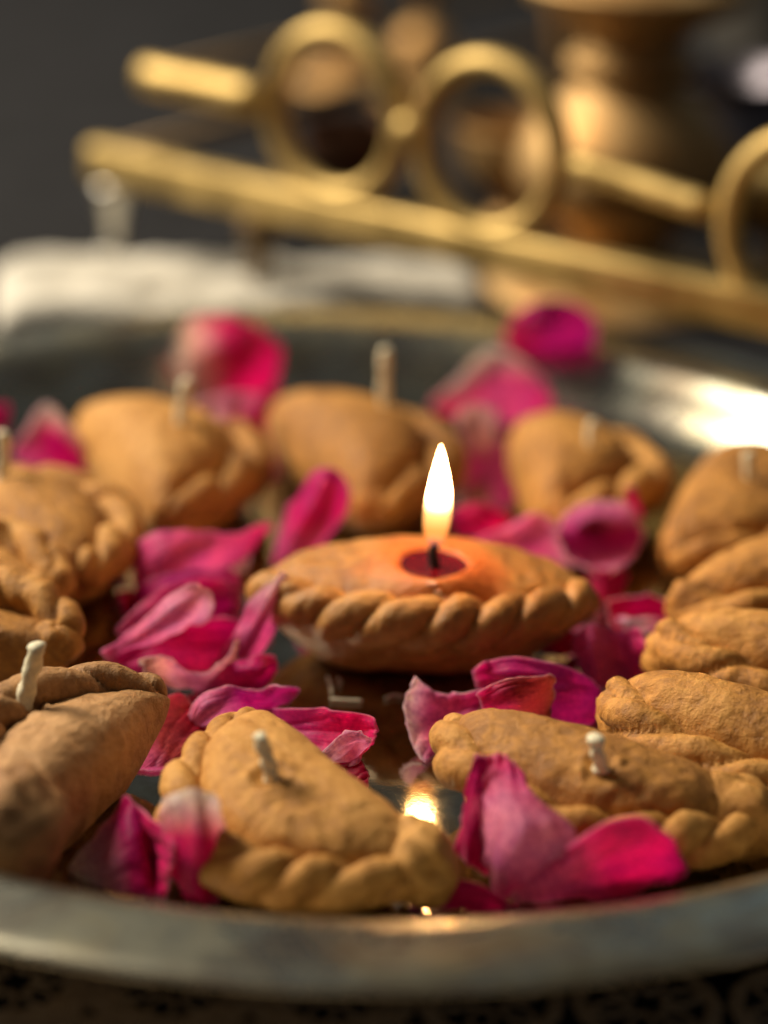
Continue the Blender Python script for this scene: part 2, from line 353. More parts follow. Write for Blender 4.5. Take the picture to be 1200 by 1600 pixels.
DIYA_GROUP = 'half moon dough lamps set in a ring on the plate'
def diya(t1, t2, side, label, wick=None, wf=0.55, wb=0.20, T=0.0225, zs=0.0115, m=None, rr=0.0040, pitch=0.0088, twist=1,
         knobs=(0, 0), seed=0, crater=None, lit=False, ring=True, nu=110, nv=72, rise=0.0, nst=2, teq=0.60, gw=0.10, gd=0.002, tr=0.0):
    """t1, t2: photo pixels of the two tips at seam height; side: +1/-1 the side the braided arc bulges to."""
    m = m or DOUGH
    a = at(t1[0], t1[1], zs); b = at(t2[0], t2[1], zs)
    mid = (a + b) / 2; d = (b - a); Lh = d.length / 2; ang = math.atan2(d.y, d.x)
    root = empty('clay_lamp', (mid.x, mid.y, 0), ang)
    tag(root, label, 'lamp', DIYA_GROUP if ring else None)
    Wf = wf * Lh * side; Wb = wb * Lh * -side       # arc side / fold side
    off = Vector((seed * 3.17, seed * 1.71, seed * 0.9))
    def env(x, p, q): return max(1 - abs(x) ** p, 0) ** q
    def arc(x): return Wf * env(x, 2.0, 0.62)
    P = []
    for i in range(nu + 1):
        x = -math.cos(math.pi * i / nu)
        yf = arc(x); yb = Wb * env(x, 2.2, 0.72)
        yc = (yf + yb) / 2; hw = abs(yf - yb) / 2
        te = env(x, 2.1, teq)
        row = []
        for j in range(nv):
            th = 2 * math.pi * j / nv
            c, s = math.cos(th), math.sin(th)
            # c = +1 is the arc side, c = -1 the folded side
            if s >= 0:
                prof_ = s ** 0.95
                yd = (math.copysign(abs(c) ** 0.86, c) + 1) / (1.93 - gw)
                hf = max(1 - abs(2 * yd - 1) ** 2.6, 0) ** 0.55 if yd < 1 else 0
                gr_ = min(max((yd - 0.90) / 0.10, 0), 1)
                z = zs + (T - zs) * te * hf * (1.08 - 0.16 * yd) - gd * gr_ * te * min(s * 5, 1)
            else:
                z = zs - zs * 1.10 * min(te * 1.15, 1) * (abs(s) ** 0.75)
            z += tr * math.exp(-((1 + x) / 0.55) ** 2) * min(z / zs, 1)
            cc = math.copysign(abs(c) ** 0.86, c)
            y = yc + math.copysign(hw, side) * cc
            p = Vector((x * Lh, y, z))
            nrm = Vector((0.4 * x, c * side, s)).normalized()
            dsp = 0.0008 * fbm(p + off, 48, 2) + 0.00022 * fbm(p * 1.0 + off, 260, 3) + 0.00045 * (0.3 - abs(noise.noise(Vector((p.x * 130, p.y * 230, p.z * 130)) + off)))
            dsp *= min(1, te * 1.6)
            p = p + nrm * dsp
            if z < 0.0012: p.z = max(p.z, 0.0004) if s < 0 else p.z
            p.z = max(p.z, 0.0003)
            row.append(p)
        P.append(row)
    # collapse ends
    # hollows round wick
    body_pts = P
    me = grid_mesh('body', body_pts, closed_v=True)
    rot = Matrix.Rotation(ang, 4, 'Z'); rot.translation = Vector((mid.x, mid.y, 0)); inv = rot.inverted()
    base = None
    if wick:
        vs = [rot @ v.co for v in me.vertices]
        bv = BVHTree.FromPolygons(vs, [tuple(p.vertices) for p in me.polygons])
        hit = bv.ray_cast(CAM, ray(*wick[0]))[0]
        if hit is None: hit = at(wick[0][0], wick[0][1], T)
        base = inv @ hit
        R = crater or 0.0026; dep = 0.0022 if crater else 0.0009
        for v in me.vertices:
            if v.co.z < zs: continue
            q = Vector(((v.co.x - base.x), (v.co.y - base.y))); dd = q.length / R
            an = math.atan2(q.y, q.x)
            wob = 1 + 0.14 * noise.noise(Vector((math.cos(an) * 1.6, math.sin(an) * 1.6, seed + 2.0)))
            dd /= wob
            if crater and dd < 2.2:
                g = min(max((dd - 1.02) / 1.15, 0), 1); g = g * g * (3 - 2 * g)
                v.co.z = v.co.z * g + (base.z + 0.0001) * (1 - g)
                v.co.z -= 0.0035 / (1 + math.exp((dd - 0.93) * 22))
            if dd < 1.6 and not crater:
                v.co.z -= dep * (1 / (1 + math.exp((dd - 0.92) * 6)))
                if not crater:
                    v.co.z += 0.0009 * math.exp(-((dd - 1.25) / 0.35) ** 2) * (0.3 + noise.noise(v.co * 500 + off))
        # scuffed dough beside the wick
        if not crater:
            c2 = base + Vector((0.006, -0.0005, 0))
            for v in me.vertices:
                if v.co.z < zs: continue
                dd = (Vector((v.co.x, v.co.y, 0)) - Vector((c2.x, c2.y, 0))).length / 0.006
                if dd < 1.5:
                    v.co.z -= 0.0010 * max(0, 1 - dd * 0.66) * max(0, noise.noise(v.co * 420 + off) + 0.25)
    body = link('body', me, m, root)
    # braided edge along the arc
    pts = []; S = 0; N = 260
    xs = [-math.cos(math.pi * (0.015 + 0.97 * i / N)) for i in range(N + 1)]
    for x in xs:
        te = env(x, 2.2, 0.42)
        pts.append(Vector((x * Lh * 0.985, arc(x) * 0.985 + 0.0006 * noise.noise(Vector((x * 3, seed, 0))), zs + 0.0006 + rise * te + tr * math.exp(-((1 + x) / 0.55) ** 2) * 1.15 + 0.0009 * noise.noise(Vector((x * 4, seed, 5))))))
    P = []; s = 0.0; ns = 30
    cum = [0]
    for i in range(N): cum.append(cum[-1] + (pts[i + 1] - pts[i]).length)
    Ltot = cum[-1]
    for i, p in enumerate(pts):
        t = (pts[min(i + 1, N)] - pts[max(i - 1, 0)]).normalized()
        out = Vector((t.y, -t.x, 0)).normalized()
        if out.y * side < 0: out = -out
        uz = Vector((0, 0, 1))
        f = cum[i] / Ltot
        rr_ = rr * (0.70 + 0.42 * math.sin(math.pi * f) ** 0.6) * (1 + 0.10 * noise.noise(Vector((f * 9, seed * 2.0, 1))))
        endt = min(1, min(f, 1 - f) / 0.05); rr_ *= math.sqrt(max(1 - (1 - endt) ** 2, 0.0))+0.02
        ph = cum[i] / pitch + 0.35 * noise.noise(Vector((f * 7, seed, 9)))
        row = []
        for j in range(ns):
            q = 2 * math.pi * j / ns
            tt = (nst * q / (2 * math.pi) * twist + ph) % 1.0
            lobe = math.sin(math.pi * (tt ** 0.85)) ** 0.5
            r = rr_ * (0.57 + 0.53 * lobe)
            v = p + out * (math.cos(q) * r * 0.95) + uz * (math.sin(q) * r * 1.05)
            v = v + (out * math.cos(q) + uz * math.sin(q)) * (0.00022 * fbm(v + off, 420, 3) + 0.0004 * noise.noise((v + off) * 130))
            v.z = max(v.z, 0.0004)
            row.append(v)
        P.append(row)
    link('braided_edge', grid_mesh('braided_edge', P, closed_v=True, caps=True), m, root)
    for k, kn in enumerate(knobs):
        if not kn: continue
        sgn = -1 if k == 0 else 1
        cx = sgn * Lh * 0.93; kr = 0.0062 * kn
        P = []
        for i in range(25):
            la = math.pi * i / 24; row = []
            for j in range(32):
                lo = 2 * math.pi * j / 32
                d3 = Vector((math.sin(la) * math.cos(lo), math.sin(la) * math.sin(lo), math.cos(la)))
                rr2 = kr * (1 + 0.16 * noise.noise(d3 * 1.6 + off) + 0.10 * noise.noise(d3 * 4 + off))
                v = Vector((cx - sgn * kr * .4, 0.35 * kr * side, zs + 0.0005)) + Vector((d3.x * rr2 * 1.15, d3.y * rr2 * 0.95, d3.z * rr2 * 1.0))
                v.z = max(v.z, 0.0004); row.append(v)
            P.append(row)
        link('folded_tip', grid_mesh('folded_tip', P, closed_v=True), m, root)
    if wick and not lit:
        # raised wick: thick thread of waxed cotton, leaning as in the photo
        hb = rot @ base
        # top of the wick at the same ground distance as its base
        dr = ray(*wick[1]); tt = (hb.y - CAM.y) / dr.y; top = CAM + dr * tt
        wt = wick[2] if len(wick) > 2 else 0.00115
        kn_ = 0.22 if seed == 2.1 else 0.06
        pts = []
        n = 22
        for i in range(n + 1):
            f = i / n
            p = hb.lerp(top, f) + Vector((0.0004 * math.sin(f * 3 + seed), 0.0003 * math.sin(f * 4 + seed), -0.0012 * (1 - f)))
            pts.append(inv @ p)
        P = []
        for i, p in enumerate(pts):
            f = i / n; row = []
            for j in range(20):
                q = 2 * math.pi * j / 20
                r = wt * (1.0 + kn_ * math.exp(-((f - 0.93) / 0.08) ** 2)) * (1 + 0.13 * math.sin(2 * q + f * 16) + 0.24 * noise.noise(Vector((math.cos(q), math.sin(q), f * 7 + seed))) + 0.12 * noise.noise(Vector((math.cos(q) * 3, math.sin(q) * 3, f * 22 + seed))))
                if f > 0.97: r *= 0.72
                if f < 0.15: r *= 1.0 + 0.12 * (0.15 - f) / 0.15
                row.append(p + Vector((math.cos(q) * r, math.sin(q) * r, 0.0003 * noise.noise(Vector((q, seed, 3))) if f > 0.95 else 0)))
            P.append(row)
        link('wick', grid_mesh('wick', P, closed_v=True, caps=True), WICK, root)
    return root, base, rot, me

# the lit lamp in the middle
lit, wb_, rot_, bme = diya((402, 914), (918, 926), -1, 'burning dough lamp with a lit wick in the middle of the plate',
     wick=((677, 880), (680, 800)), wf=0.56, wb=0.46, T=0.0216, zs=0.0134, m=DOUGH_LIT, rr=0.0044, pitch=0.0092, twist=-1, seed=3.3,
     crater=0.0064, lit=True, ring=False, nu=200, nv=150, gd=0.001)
# molten wax, burnt wick, flame
base = wb_
sa = bme.attributes.new('painted_glow', 'FLOAT', 'POINT')  # mask for the painted flame glow, fading with distance from the hollow
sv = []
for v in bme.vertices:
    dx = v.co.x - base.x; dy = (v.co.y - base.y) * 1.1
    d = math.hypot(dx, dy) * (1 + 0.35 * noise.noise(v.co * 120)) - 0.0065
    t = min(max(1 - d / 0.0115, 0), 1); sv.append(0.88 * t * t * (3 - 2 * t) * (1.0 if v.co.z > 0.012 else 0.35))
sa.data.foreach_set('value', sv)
wz = base.z - 0.0006
P = [[(base.x + 0.0069 * k / 10 * math.cos(a), base.y + 0.0069 * k / 10 * math.sin(a), wz + 0.0004 * (k / 10) ** 6) for a in (2 * math.pi * j / 48 for j in range(48))] for k in range(11)]
link('molten_wax', grid_mesh('molten_wax', P, closed_v=True), WAX, lit)
def blob(name, c, r, sx, sy, sz, m, parent, sd=0, amp=0.2):
    P = []
    for i in range(15):
        la = math.pi * i / 14
        P.append([])
        for j in range(20):
            lo = 2 * math.pi * j / 20
            d3 = Vector((math.sin(la) * math.cos(lo), math.sin(la) * math.sin(lo), math.cos(la)))
            rr = r * (1 + amp * noise.noise(d3 * 1.7 + Vector((sd, sd, 0))))
            P[-1].append(Vector(c) + Vector((d3.x * sx, d3.y * sy, d3.z * sz)) * rr)
    return link(name, grid_mesh(name, P, closed_v=True), m, parent)
wk = tube([Vector((base.x + 0.0002 * math.sin(i), base.y, wz - 0.001 + 0.0062 * i / 8)) for i in range(9)], lambda f: 0.00085 * (1.5 - 0.6 * f), 14, 'wick')
link('wick', wk, CHAR, lit)
mW, ntW, bW = mat('clear_wax'); bW.inputs['Base Color'].default_value = (0.75, 0.45, 0.32, 1); bW.inputs['Roughness'].default_value = 0.12
bW.inputs['Subsurface Weight'].default_value = 0.4; bW.inputs['Subsurface Scale'].default_value = 0.002
inv_ = rot_.inverted()
for k, (px, py, r) in enumerate([(672, 903, .0009), (684, 905, .0008), (676, 912, .0007), (690, 935, .0009), (703, 948, .0008), (684, 925, .0005), (712, 938, .0005)]):
    bv = BVHTree.FromPolygons([rot_ @ v.co for v in bme.vertices], [tuple(p.vertices) for p in bme.polygons]) if k == 0 else bv
    h = bv.ray_cast(CAM, ray(px, py))[0]
    if h: blob('wax_drip', inv_ @ h, r, 1.3, 1, 0.6, mW, lit, k, 0.5)
fl = []
H = 0.0207
for i in range(41):
    f = i / 40
    r = 0.0028 * (math.sin(math.pi * min(f, 1) ** 0.62) ** 0.8) * (1 - 0.18 * f) if 0 < f < 1 else 0.00002
    r = max(r, 0.00002)
    fl.append((r, f * H))
fme = lathe('flame', fl, 40)
for v in fme.vertices:
    f = v.co.z / H; v.co.x += 0.0006 * math.sin(f * 2.2) ; v.co.x += base.x; v.co.y += base.y; v.co.z += wz + 0.0042
flame = link('flame', fme, FLAME, lit)

# ring of unlit lamps: (tip, tip, side, label, options)
diya((408, 1156), (694, 1364), -1, 'ochre dough lamp nearest the camera, with thick rolled left rim and short white wick',
     wick=((421, 1212), (410, 1146), 0.00120), wf=1.12, wb=0.04, T=0.0192, zs=0.0082, rr=0.0039, seed=1.2, knobs=(0, 1.12), twist=-1, nu=190, nv=150, pitch=0.0092, gw=0.13, gd=0.0055, tr=0.0035)
diya((706, 1165), (1195, 1280), -1, 'long ochre dough lamp with a round headed white wick behind the tall pink petals',
     wick=((938, 1196), (935, 1149), 0.0012), wf=0.76, wb=0.09, T=0.0196, zs=0.0082, rr=0.0042, seed=2.1, knobs=(0, 1.2), twist=-1, nu=190, nv=150, pitch=0.0098, gw=0.11, gd=0.003, tr=0.0035)
diya((266, 1094), (14, 1334), -1, 'brown dough lamp at the lower left with a tall thick white wick',
     wick=((42, 1093), (55, 1006), 0.00145), wf=0.70, wb=0.03, T=0.0198, zs=0.0130, m=DOUGH_BROWN, rr=0.0040, seed=4.4, knobs=(0, 1.5), twist=1, nu=190, nv=150, pitch=0.0125, rise=0.0042, gw=0.12, gd=0.001)
diya((965, 1108), (1400, 1225), -1, 'ochre dough lamp with a leaf like crimp, directly behind the long front right lamp',
     wf=0.62, wb=0.16, T=0.0210, zs=0.0090, rr=0.0044, nst=3, seed=5.5, knobs=(1.0, 0), twist=-1, nu=170, nv=120, pitch=0.0125, tr=0.003, gw=0.16)
diya((1036, 1018), (1440, 1078), -1, 'dough lamp at the right edge with a blunt pinched tip, third from the front there',
     wf=0.58, wb=0.16, T=0.0210, zs=0.0090, rr=0.0044, nst=3, seed=6.6, knobs=(1.1, 0), twist=-1, nu=150, nv=110, pitch=0.0125, tr=0.003, gw=0.16)
diya((1054, 945), (1420, 915), -1, 'smooth rounded dough lamp at the right edge beside the dark folded petal',
     wf=0.50, wb=0.34, T=0.0225, zs=0.0100, rr=0.0044, nst=3, seed=7.7, knobs=(0.9, 0), twist=-1, pitch=0.0125)
diya((1035, 868), (1140, 715), -1, 'blurred dough lamp at the far right edge in front of the bright cream reflection',
     wick=((1172, 745), (1172, 705), 0.0011), wf=1.05, wb=0.14, T=0.0212, zs=0.0095, rr=0.0046, teq=0.45, seed=8.8, twist=-1, pitch=0.0125)
diya((848, 806), (800, 686), -1, 'blurred dough lamp behind the cupped pink petal, right of the flame',
     wick=((925, 690), (925, 658), 0.001), wf=1.20, wb=0.12, T=0.0225, zs=0.0105, rr=0.0046, teq=0.45, seed=9.9, twist=-1, pitch=0.013, gd=0.003)
diya((572, 800), (418, 655), -1, 'blurred dough lamp with an upright pale wick straight behind the flame',
     wick=((605, 632), (600, 545), 0.0013), wf=0.98, wb=0.14, T=0.0236, zs=0.0105, rr=0.0048, teq=0.45, seed=10.4, twist=-1, pitch=0.013, gd=0.003)
diya((240, 806), (118, 668), -1, 'blurred dough lamp at the back left, its wick standing before the tall pink petal',
     wick=((284, 655), (288, 592), 0.0013), wf=1.12, wb=0.08, T=0.0232, zs=0.0105, rr=0.0048, teq=0.45, seed=11.3, twist=-1, pitch=0.013, gd=0.003)
diya((118, 902), (-60, 770), -1, 'blurred dough lamp at the left edge with a pale wick against the small pink petal',
     wick=((4, 742), (2, 674), 0.0013), wf=0.82, wb=0.30, T=0.0205, zs=0.0105, rr=0.0046, teq=0.45, seed=12.2, twist=-1, pitch=0.0125)
diya((86, 935), (-200, 880), -1, 'dough lamp at the left edge with a curled rim, wedged between two other lamps',
     wf=0.58, wb=0.25, T=0.0175, zs=0.0110, rr=0.0042, seed=13.1, knobs=(0.7, 0), twist=1, rise=0.004, pitch=0.015, gw=0.14, gd=0.002)
diya((112, 1015), (-220, 985), -1, 'dough lamp at the left edge with leaf like crimps, behind the brown lamp',
     wf=0.55, wb=0.25, T=0.0175, zs=0.0120, rr=0.0040, seed=14.0, knobs=(0.7, 0), twist=1, rise=0.0045, pitch=0.015, gw=0.14, gd=0.002)

# ------------------------------------------------------------------ petals
def cr(p0, p1, p2, p3, t):
    return 0.5 * ((2 * p1) + (p2 - p0) * t + (2 * p0 - 5 * p1 + 4 * p2 - p3) * t * t + (3 * p1 - p0 - 3 * p2 + p3) * t ** 3)
def spl(arr, n):
    k = len(arr); out = []
    ext = [arr[0] * 2 - arr[1]] + list(arr) + [arr[-1] * 2 - arr[-2]]
    for i in range(n + 1):
        s = (k - 1) * i / n; q = min(int(s), k - 2)
        out.append(cr(ext[q], ext[q + 1], ext[q + 2], ext[q + 3], s - q))
    return out
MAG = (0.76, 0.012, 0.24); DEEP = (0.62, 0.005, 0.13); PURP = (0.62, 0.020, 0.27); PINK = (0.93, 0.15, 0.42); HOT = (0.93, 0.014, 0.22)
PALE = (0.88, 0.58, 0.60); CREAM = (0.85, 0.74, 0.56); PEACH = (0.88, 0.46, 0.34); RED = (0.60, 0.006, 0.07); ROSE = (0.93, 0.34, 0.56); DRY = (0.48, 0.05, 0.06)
def petal(label, rows, c0, c1, c2=None, k=5.0, edge=0.3, rip=0.0006, ct=None, seed=None, cat='petal', nu=34, nv=26, seam=None):
    """rows of (px, py, z_mm), c0 colour at first row .. c2 colour at last row"""
    sd = seed if seed is not None else random.random() * 50
    c2 = c2 or c1
    G = [[np.array(at(a, b, max(z, 0.25) * 0.001)) for a, b, z in r] for r in rows]
    G = [spl(r, nv) for r in G]
    cols = [spl([G[i][j] for i in range(len(G))], nu) for j in range(nv + 1)]   # [j][i]
    V = [];  UV = []; T = []
    for i in range(nu + 1):
        u = i / nu
        wv = (1 - abs(2 * u - 1) ** (k * 2.2)) ** (1 / k) if 0 < u < 1 else 0.72
        wv = max(wv, 0.72)
        for j in range(nv + 1):
            v = j / nv
            vv = 0.5 + (v - 0.5) * wv
            s = vv * nv; q = min(int(s), nv - 1); fr = s - q
            p = cols[q][i] * (1 - fr) + cols[q + 1][i] * fr
            # irregular margin
            V.append(Vector(p)); UV.append((u, v))
    # ripple along approximate normals, stronger at the rim
    W = nv + 1; out = []
    for i in range(nu + 1):
        for j in range(W):
            p = V[i * W + j]
            du = V[min(i + 1, nu) * W + j] - V[max(i - 1, 0) * W + j]
            dv = V[i * W + min(j + 1, nv)] - V[i * W + max(j - 1, 0)]
            n = du.cross(dv); n = n.normalized() if n.length > 1e-12 else Vector((0, 0, 1))
            u, v = UV[i * W + j]
            e = max(abs(2 * u - 1), abs(2 * v - 1)) ** 3
            q = Vector((sd, 0, 0)) + p
            cz = 1 - abs(noise.noise(Vector((u * 1.7 + sd, (v + 0.25 * u) * 4.5, sd * 0.3)))) * 3.2
            cz = max(cz, 0) ** 2
            d = 0.00085 * cz * (0.35 + 0.65 * e) + rip * (noise.noise(q * 110) * 1.6 + noise.noise(q * 330) * 0.7 * (0.4 + e) + 1.2 * e * noise.noise(q * 200 + Vector((9, 9, 9))))
            # wavy margin inside the surface
            mg = 0.0004 * e * noise.noise(q * 420)
            dirv = (du.normalized() if du.length > 1e-12 else Vector((1, 0, 0)))
            pn = p + n * d + dirv * mg
            pn.z = max(pn.z, 0.0004)
            out.append(pn)
            if u < 0.5: c = [a + (b - a) * (min(u / 0.42, 1) ** 1.4) for a, b in zip(c0, c1)]
            else: c = [a + (b - a) * ((u - 0.5) * 2) ** 1.5 for a, b in zip(c1, c2)]
            if ct:
                tq = min(max(1 - (v - 0.08) / 0.38, 0), 1) * (1 - abs(2 * u - 1) ** 2 * 0.8); c = [a + (b - a) * tq for a, b in zip(c, ct)]
            ee = max(0, (max(abs(2 * u - 1), abs(2 * v - 1)) - 0.92) / 0.08) ** 1.5 * min(edge * 1.35, 1)
            c = [a + (b - a) * ee for a, b in zip(c, (0.85, 0.55, 0.60))]
            T.append((*c, 1))
    cen = sum(out, Vector()) / len(out); cen.z = min(p.z for p in out)
    Fc = [(i * W + j, i * W + j + 1, (i + 1) * W + j + 1, (i + 1) * W + j) for i in range(nu) for j in range(nv)]
    me = bpy.data.meshes.new('rose_petal'); me.from_pydata([p - cen for p in out], [], Fc)
    ca = me.color_attributes.new('tone', 'FLOAT_COLOR', 'POINT')
    ca.data.foreach_set('color', [x for t in T for x in t])
    ul = me.uv_layers.new(name='UVMap')
    for lp in me.loops: ul.data[lp.index].uv = UV[lp.vertex_index]
    o = link('rose_petal', me, PETAL); o.location = cen
    so = o.modifiers.new('thickness', 'SOLIDIFY'); so.thickness = 0.00028; so.offset = 0
    return tag(o, label, cat, 'rose petals scattered over the plate')

petal('folded magenta petal with a grey white tip, left of the upright ribbon petal',
      [[(104, 1356, 1), (110, 1364, 0.5), (125, 1376, 0.3)], [(148, 1300, 5), (158, 1345, 4), (175, 1392, 1)], [(196, 1244, 11), (212, 1305, 8), (226, 1402, 1)],
       [(230, 1272, 11), (238, 1330, 4), (244, 1402, 0.5)], [(270, 1308, 13), (266, 1355, 8), (262, 1404, 1)]], (0.95, 0.90, 0.80), MAG, HOT, k=8)
petal('upright ribbon like petal, white on top, hot pink below, leaning on the nearest lamp',
      [[(249, 1246, 16), (300, 1235, 21), (338, 1243, 19)], [(251, 1280, 13), (306, 1278, 18), (341, 1290, 14)], [(260, 1325, 9), (312, 1325, 14), (341, 1340, 9)],
       [(276, 1370, 5), (302, 1372, 7), (334, 1385, 3)], [(292, 1405, 1), (315, 1410, 1), (338, 1412, 0.5)]], (0.95, 0.88, 0.78), HOT, HOT, k=9)
petal('narrow pink petal rising to a white point against the left end of the burning lamp',
      [[(441, 893, 20), (447, 896, 20), (453, 903, 19)], [(405, 928, 16), (420, 938, 16), (436, 948, 13)], [(378, 972, 11), (398, 985, 11), (415, 995, 7)],
       [(345, 1020, 6), (368, 1032, 6), (390, 1042, 2)], [(325, 1052, 3), (345, 1060, 2), (362, 1066, 1)]], PALE, PINK, MAG, k=7)
petal('broad flat crimson petal beneath the narrow pointed one, left of the burning lamp',
      [[(160, 1030, 3), (175, 1038, 2), (200, 1047, 1)], [(220, 990, 8), (240, 1020, 5), (262, 1058, 2)], [(290, 969, 10), (305, 1012, 5), (320, 1064, 2)],
       [(350, 967, 10), (360, 1004, 5), (355, 1050, 2)], [(392, 975, 8), (390, 992, 6), (378, 1012, 4)]], MAG, HOT, MAG, k=6)
petal('translucent pale pink petal arching over the crimson one at centre left',
      [[(158, 1022, 5), (164, 1026, 4), (172, 1030, 4)], [(200, 985, 10), (216, 995, 10), (232, 1006, 7)], [(255, 935, 17), (275, 955, 16), (292, 984, 9)],
       [(303, 912, 20), (318, 935, 17), (324, 968, 10)], [(328, 925, 17), (332, 942, 15), (332, 958, 12)]], PINK, ROSE, PALE, k=6)
petal('peach edged curled petal beside the tip of the brown lamp',
      [[(212, 1032, 10), (226, 1048, 9), (252, 1066, 6)], [(256, 1020, 11), (264, 1050, 6), (284, 1078, 2)], [(298, 1052, 6), (305, 1068, 4), (318, 1086, 1)],
       [(342, 1044, 8), (352, 1064, 4), (362, 1085, 1)], [(376, 990, 12), (372, 1020, 9), (378, 1050, 4)]], PEACH, ROSE, PEACH, k=6, edge=0.6)
petal('small rolled crimson petal pointing at the bare metal, below the pile at centre left',
      [[(296, 1082, 1), (308, 1086, 1), (325, 1088, 0.5)], [(345, 1044, 7), (356, 1064, 5), (362, 1084, 1)], [(392, 1022, 10), (404, 1050, 8), (400, 1080, 1)],
       [(430, 1024, 9), (436, 1040, 6), (426, 1056, 3)]], PINK, MAG, DEEP, k=4)
petal('small wavy purple petal just behind the rolled rim of the front ochre lamp',
      [[(290, 1132, 2), (300, 1138, 1), (318, 1142, 0.5)], [(308, 1085, 8), (328, 1105, 7), (345, 1125, 2)], [(365, 1077, 10), (376, 1095, 7), (390, 1115, 2)],
       [(408, 1088, 7), (410, 1102, 4), (410, 1116, 2)], [(440, 1076, 10), (438, 1092, 6), (432, 1110, 2)], [(470, 1076, 10), (464, 1088, 8), (448, 1104, 4)]], ROSE, PURP, PURP, k=5, edge=0.5)
petal('bright magenta petal lying flat behind the wick of the front ochre lamp',
      [[(400, 1108, 3), (425, 1140, 2), (450, 1175, 1)], [(460, 1106, 7), (480, 1142, 4), (490, 1190, 1)], [(520, 1111, 9), (532, 1146, 5), (525, 1200, 2)],
       [(562, 1117, 9), (568, 1145, 6), (556, 1185, 4)], [(579, 1128, 9), (580, 1146, 7), (577, 1162, 6)]], PURP, HOT, HOT, k=8)
petal('pale turned up corner petal at the right end of the flat magenta petal',
      [[(494, 1180, 4), (508, 1188, 3), (528, 1198, 1)], [(545, 1146, 9), (552, 1168, 6), (552, 1196, 3)], [(580, 1150, 9), (580, 1162, 7), (574, 1178, 4)]], PALE, ROSE, ROSE, k=4)
petal('small red petal showing under the pale corner petal',
      [[(520, 1192, 2), (530, 1210, 1.5), (540, 1235, 0.5)], [(560, 1180, 4), (572, 1205, 3), (575, 1237, 0.5)]], PINK, RED, RED, k=6)
petal('dull red petal in the gap between the brown lamp and the front ochre lamp',
      [[(198, 1190, 1), (215, 1202, 0.5), (245, 1206, 0.5)], [(236, 1105, 6), (260, 1155, 3), (290, 1195, 0.5)], [(285, 1072, 7), (310, 1110, 4), (335, 1148, 1)]], PINK, DRY, RED, k=5)
petal('large smooth pink petal with a darker curled right end, behind the pile at centre left',
      [[(204, 872, 8), (206, 905, 5), (214, 935, 2)], [(238, 833, 15), (255, 872, 12), (270, 925, 4)], [(310, 829, 15), (320, 858, 12), (335, 895, 5)],
       [(370, 834, 13), (374, 852, 10), (374, 880, 6)], [(428, 816, 14), (424, 828, 12), (412, 842, 10)]], PINK, PINK, HOT, k=5)
petal('purple petal in the middle of the pile left of the burning lamp',
      [[(190, 932, 5), (200, 952, 3), (216, 978, 0.5)], [(240, 905, 9), (260, 932, 7), (275, 968, 2)], [(310, 889, 10), (320, 915, 8), (326, 955, 2)],
       [(376, 893, 9), (376, 922, 6), (378, 965, 1)]], MAG, PURP, MAG, k=6)
petal('magenta petal half buried in the pile, under the purple one',
      [[(178, 985, 4), (190, 1000, 2), (206, 1016, 0.5)], [(238, 930, 10), (255, 968, 6), (266, 1012, 1)], [(300, 902, 12), (315, 942, 7), (326, 988, 1)],
       [(366, 905, 10), (368, 946, 6), (368, 992, 1)]], PINK, MAG, MAG, k=6)
petal('sliver of red petal at the left end of the pile, next to a white speck',
      [[(184, 925, 7), (188, 952, 4), (202, 982, 0.5)], [(206, 920, 7), (216, 945, 4), (228, 975, 0.5)]], MAG, RED, RED, k=5)
petal('tiny white petal base standing at the left end of the pile',
      [[(172, 892, 5), (182, 888, 5), (194, 894, 5)], [(180, 918, 1), (192, 918, 1), (204, 914, 1)]], (0.7, 0.72, 0.78), (0.7, 0.7, 0.76), PALE, k=4)
petal('tiny white petal base peeping out beside the left tip of the burning lamp',
      [[(362, 872, 5), (374, 868, 5), (386, 874, 5)], [(364, 892, 2), (376, 894, 2), (388, 892, 2)]], (0.7, 0.65, 0.7), PALE, PALE, k=4)
petal('tall upright magenta petal behind the left end of the burning lamp',
      [[(418, 884, 0.5), (455, 886, 0.5), (500, 874, 0.5)], [(438, 820, 8), (478, 826, 12), (526, 822, 7)], [(468, 762, 17), (506, 765, 20), (546, 790, 11)],
       [(490, 733, 22), (518, 731, 23), (546, 750, 18)]], PINK, MAG, PURP, k=6)
petal('big hot pink petal with a cream left edge standing at the back left',
      [[(274, 525, 20), (271, 565, 13), (282, 612, 6)], [(308, 494, 26), (318, 552, 20), (322, 622, 6)], [(370, 494, 26), (376, 552, 20), (372, 625, 5)],
       [(424, 522, 20), (430, 560, 14), (418, 612, 5)], [(442, 552, 14), (440, 572, 11), (432, 595, 7)]], CREAM, HOT, HOT, k=6)
petal('pale pink curled petal at the foot of the big back left petal',
      [[(300, 628, 22), (308, 640, 20), (320, 654, 19)], [(352, 612, 24), (360, 630, 22), (365, 655, 19)], [(410, 614, 22), (404, 630, 20), (395, 648, 18)]], PALE, ROSE, PINK, k=4)
petal('dusky pink petal scrap between the two blurred lamps at the back left',
      [[(425, 652, 14), (430, 662, 12), (436, 674, 11)], [(450, 648, 14), (455, 662, 12), (460, 676, 11)], [(476, 646, 14), (478, 656, 13), (478, 668, 12)]], DRY, DRY, RED, k=4)
petal('pink petal with a white crown standing between the back lamps, right of the flame',
      [[(670, 628, 8), (680, 642, 5), (700, 652, 3)], [(708, 598, 14), (728, 620, 11), (745, 650, 4)], [(758, 548, 24), (772, 592, 17), (782, 660, 3)],
       [(808, 556, 22), (826, 600, 15), (832, 660, 3)], [(856, 600, 13), (862, 625, 9), (858, 652, 4)]], HOT, PINK, MAG, k=6, ct=(0.95, 0.86, 0.76))
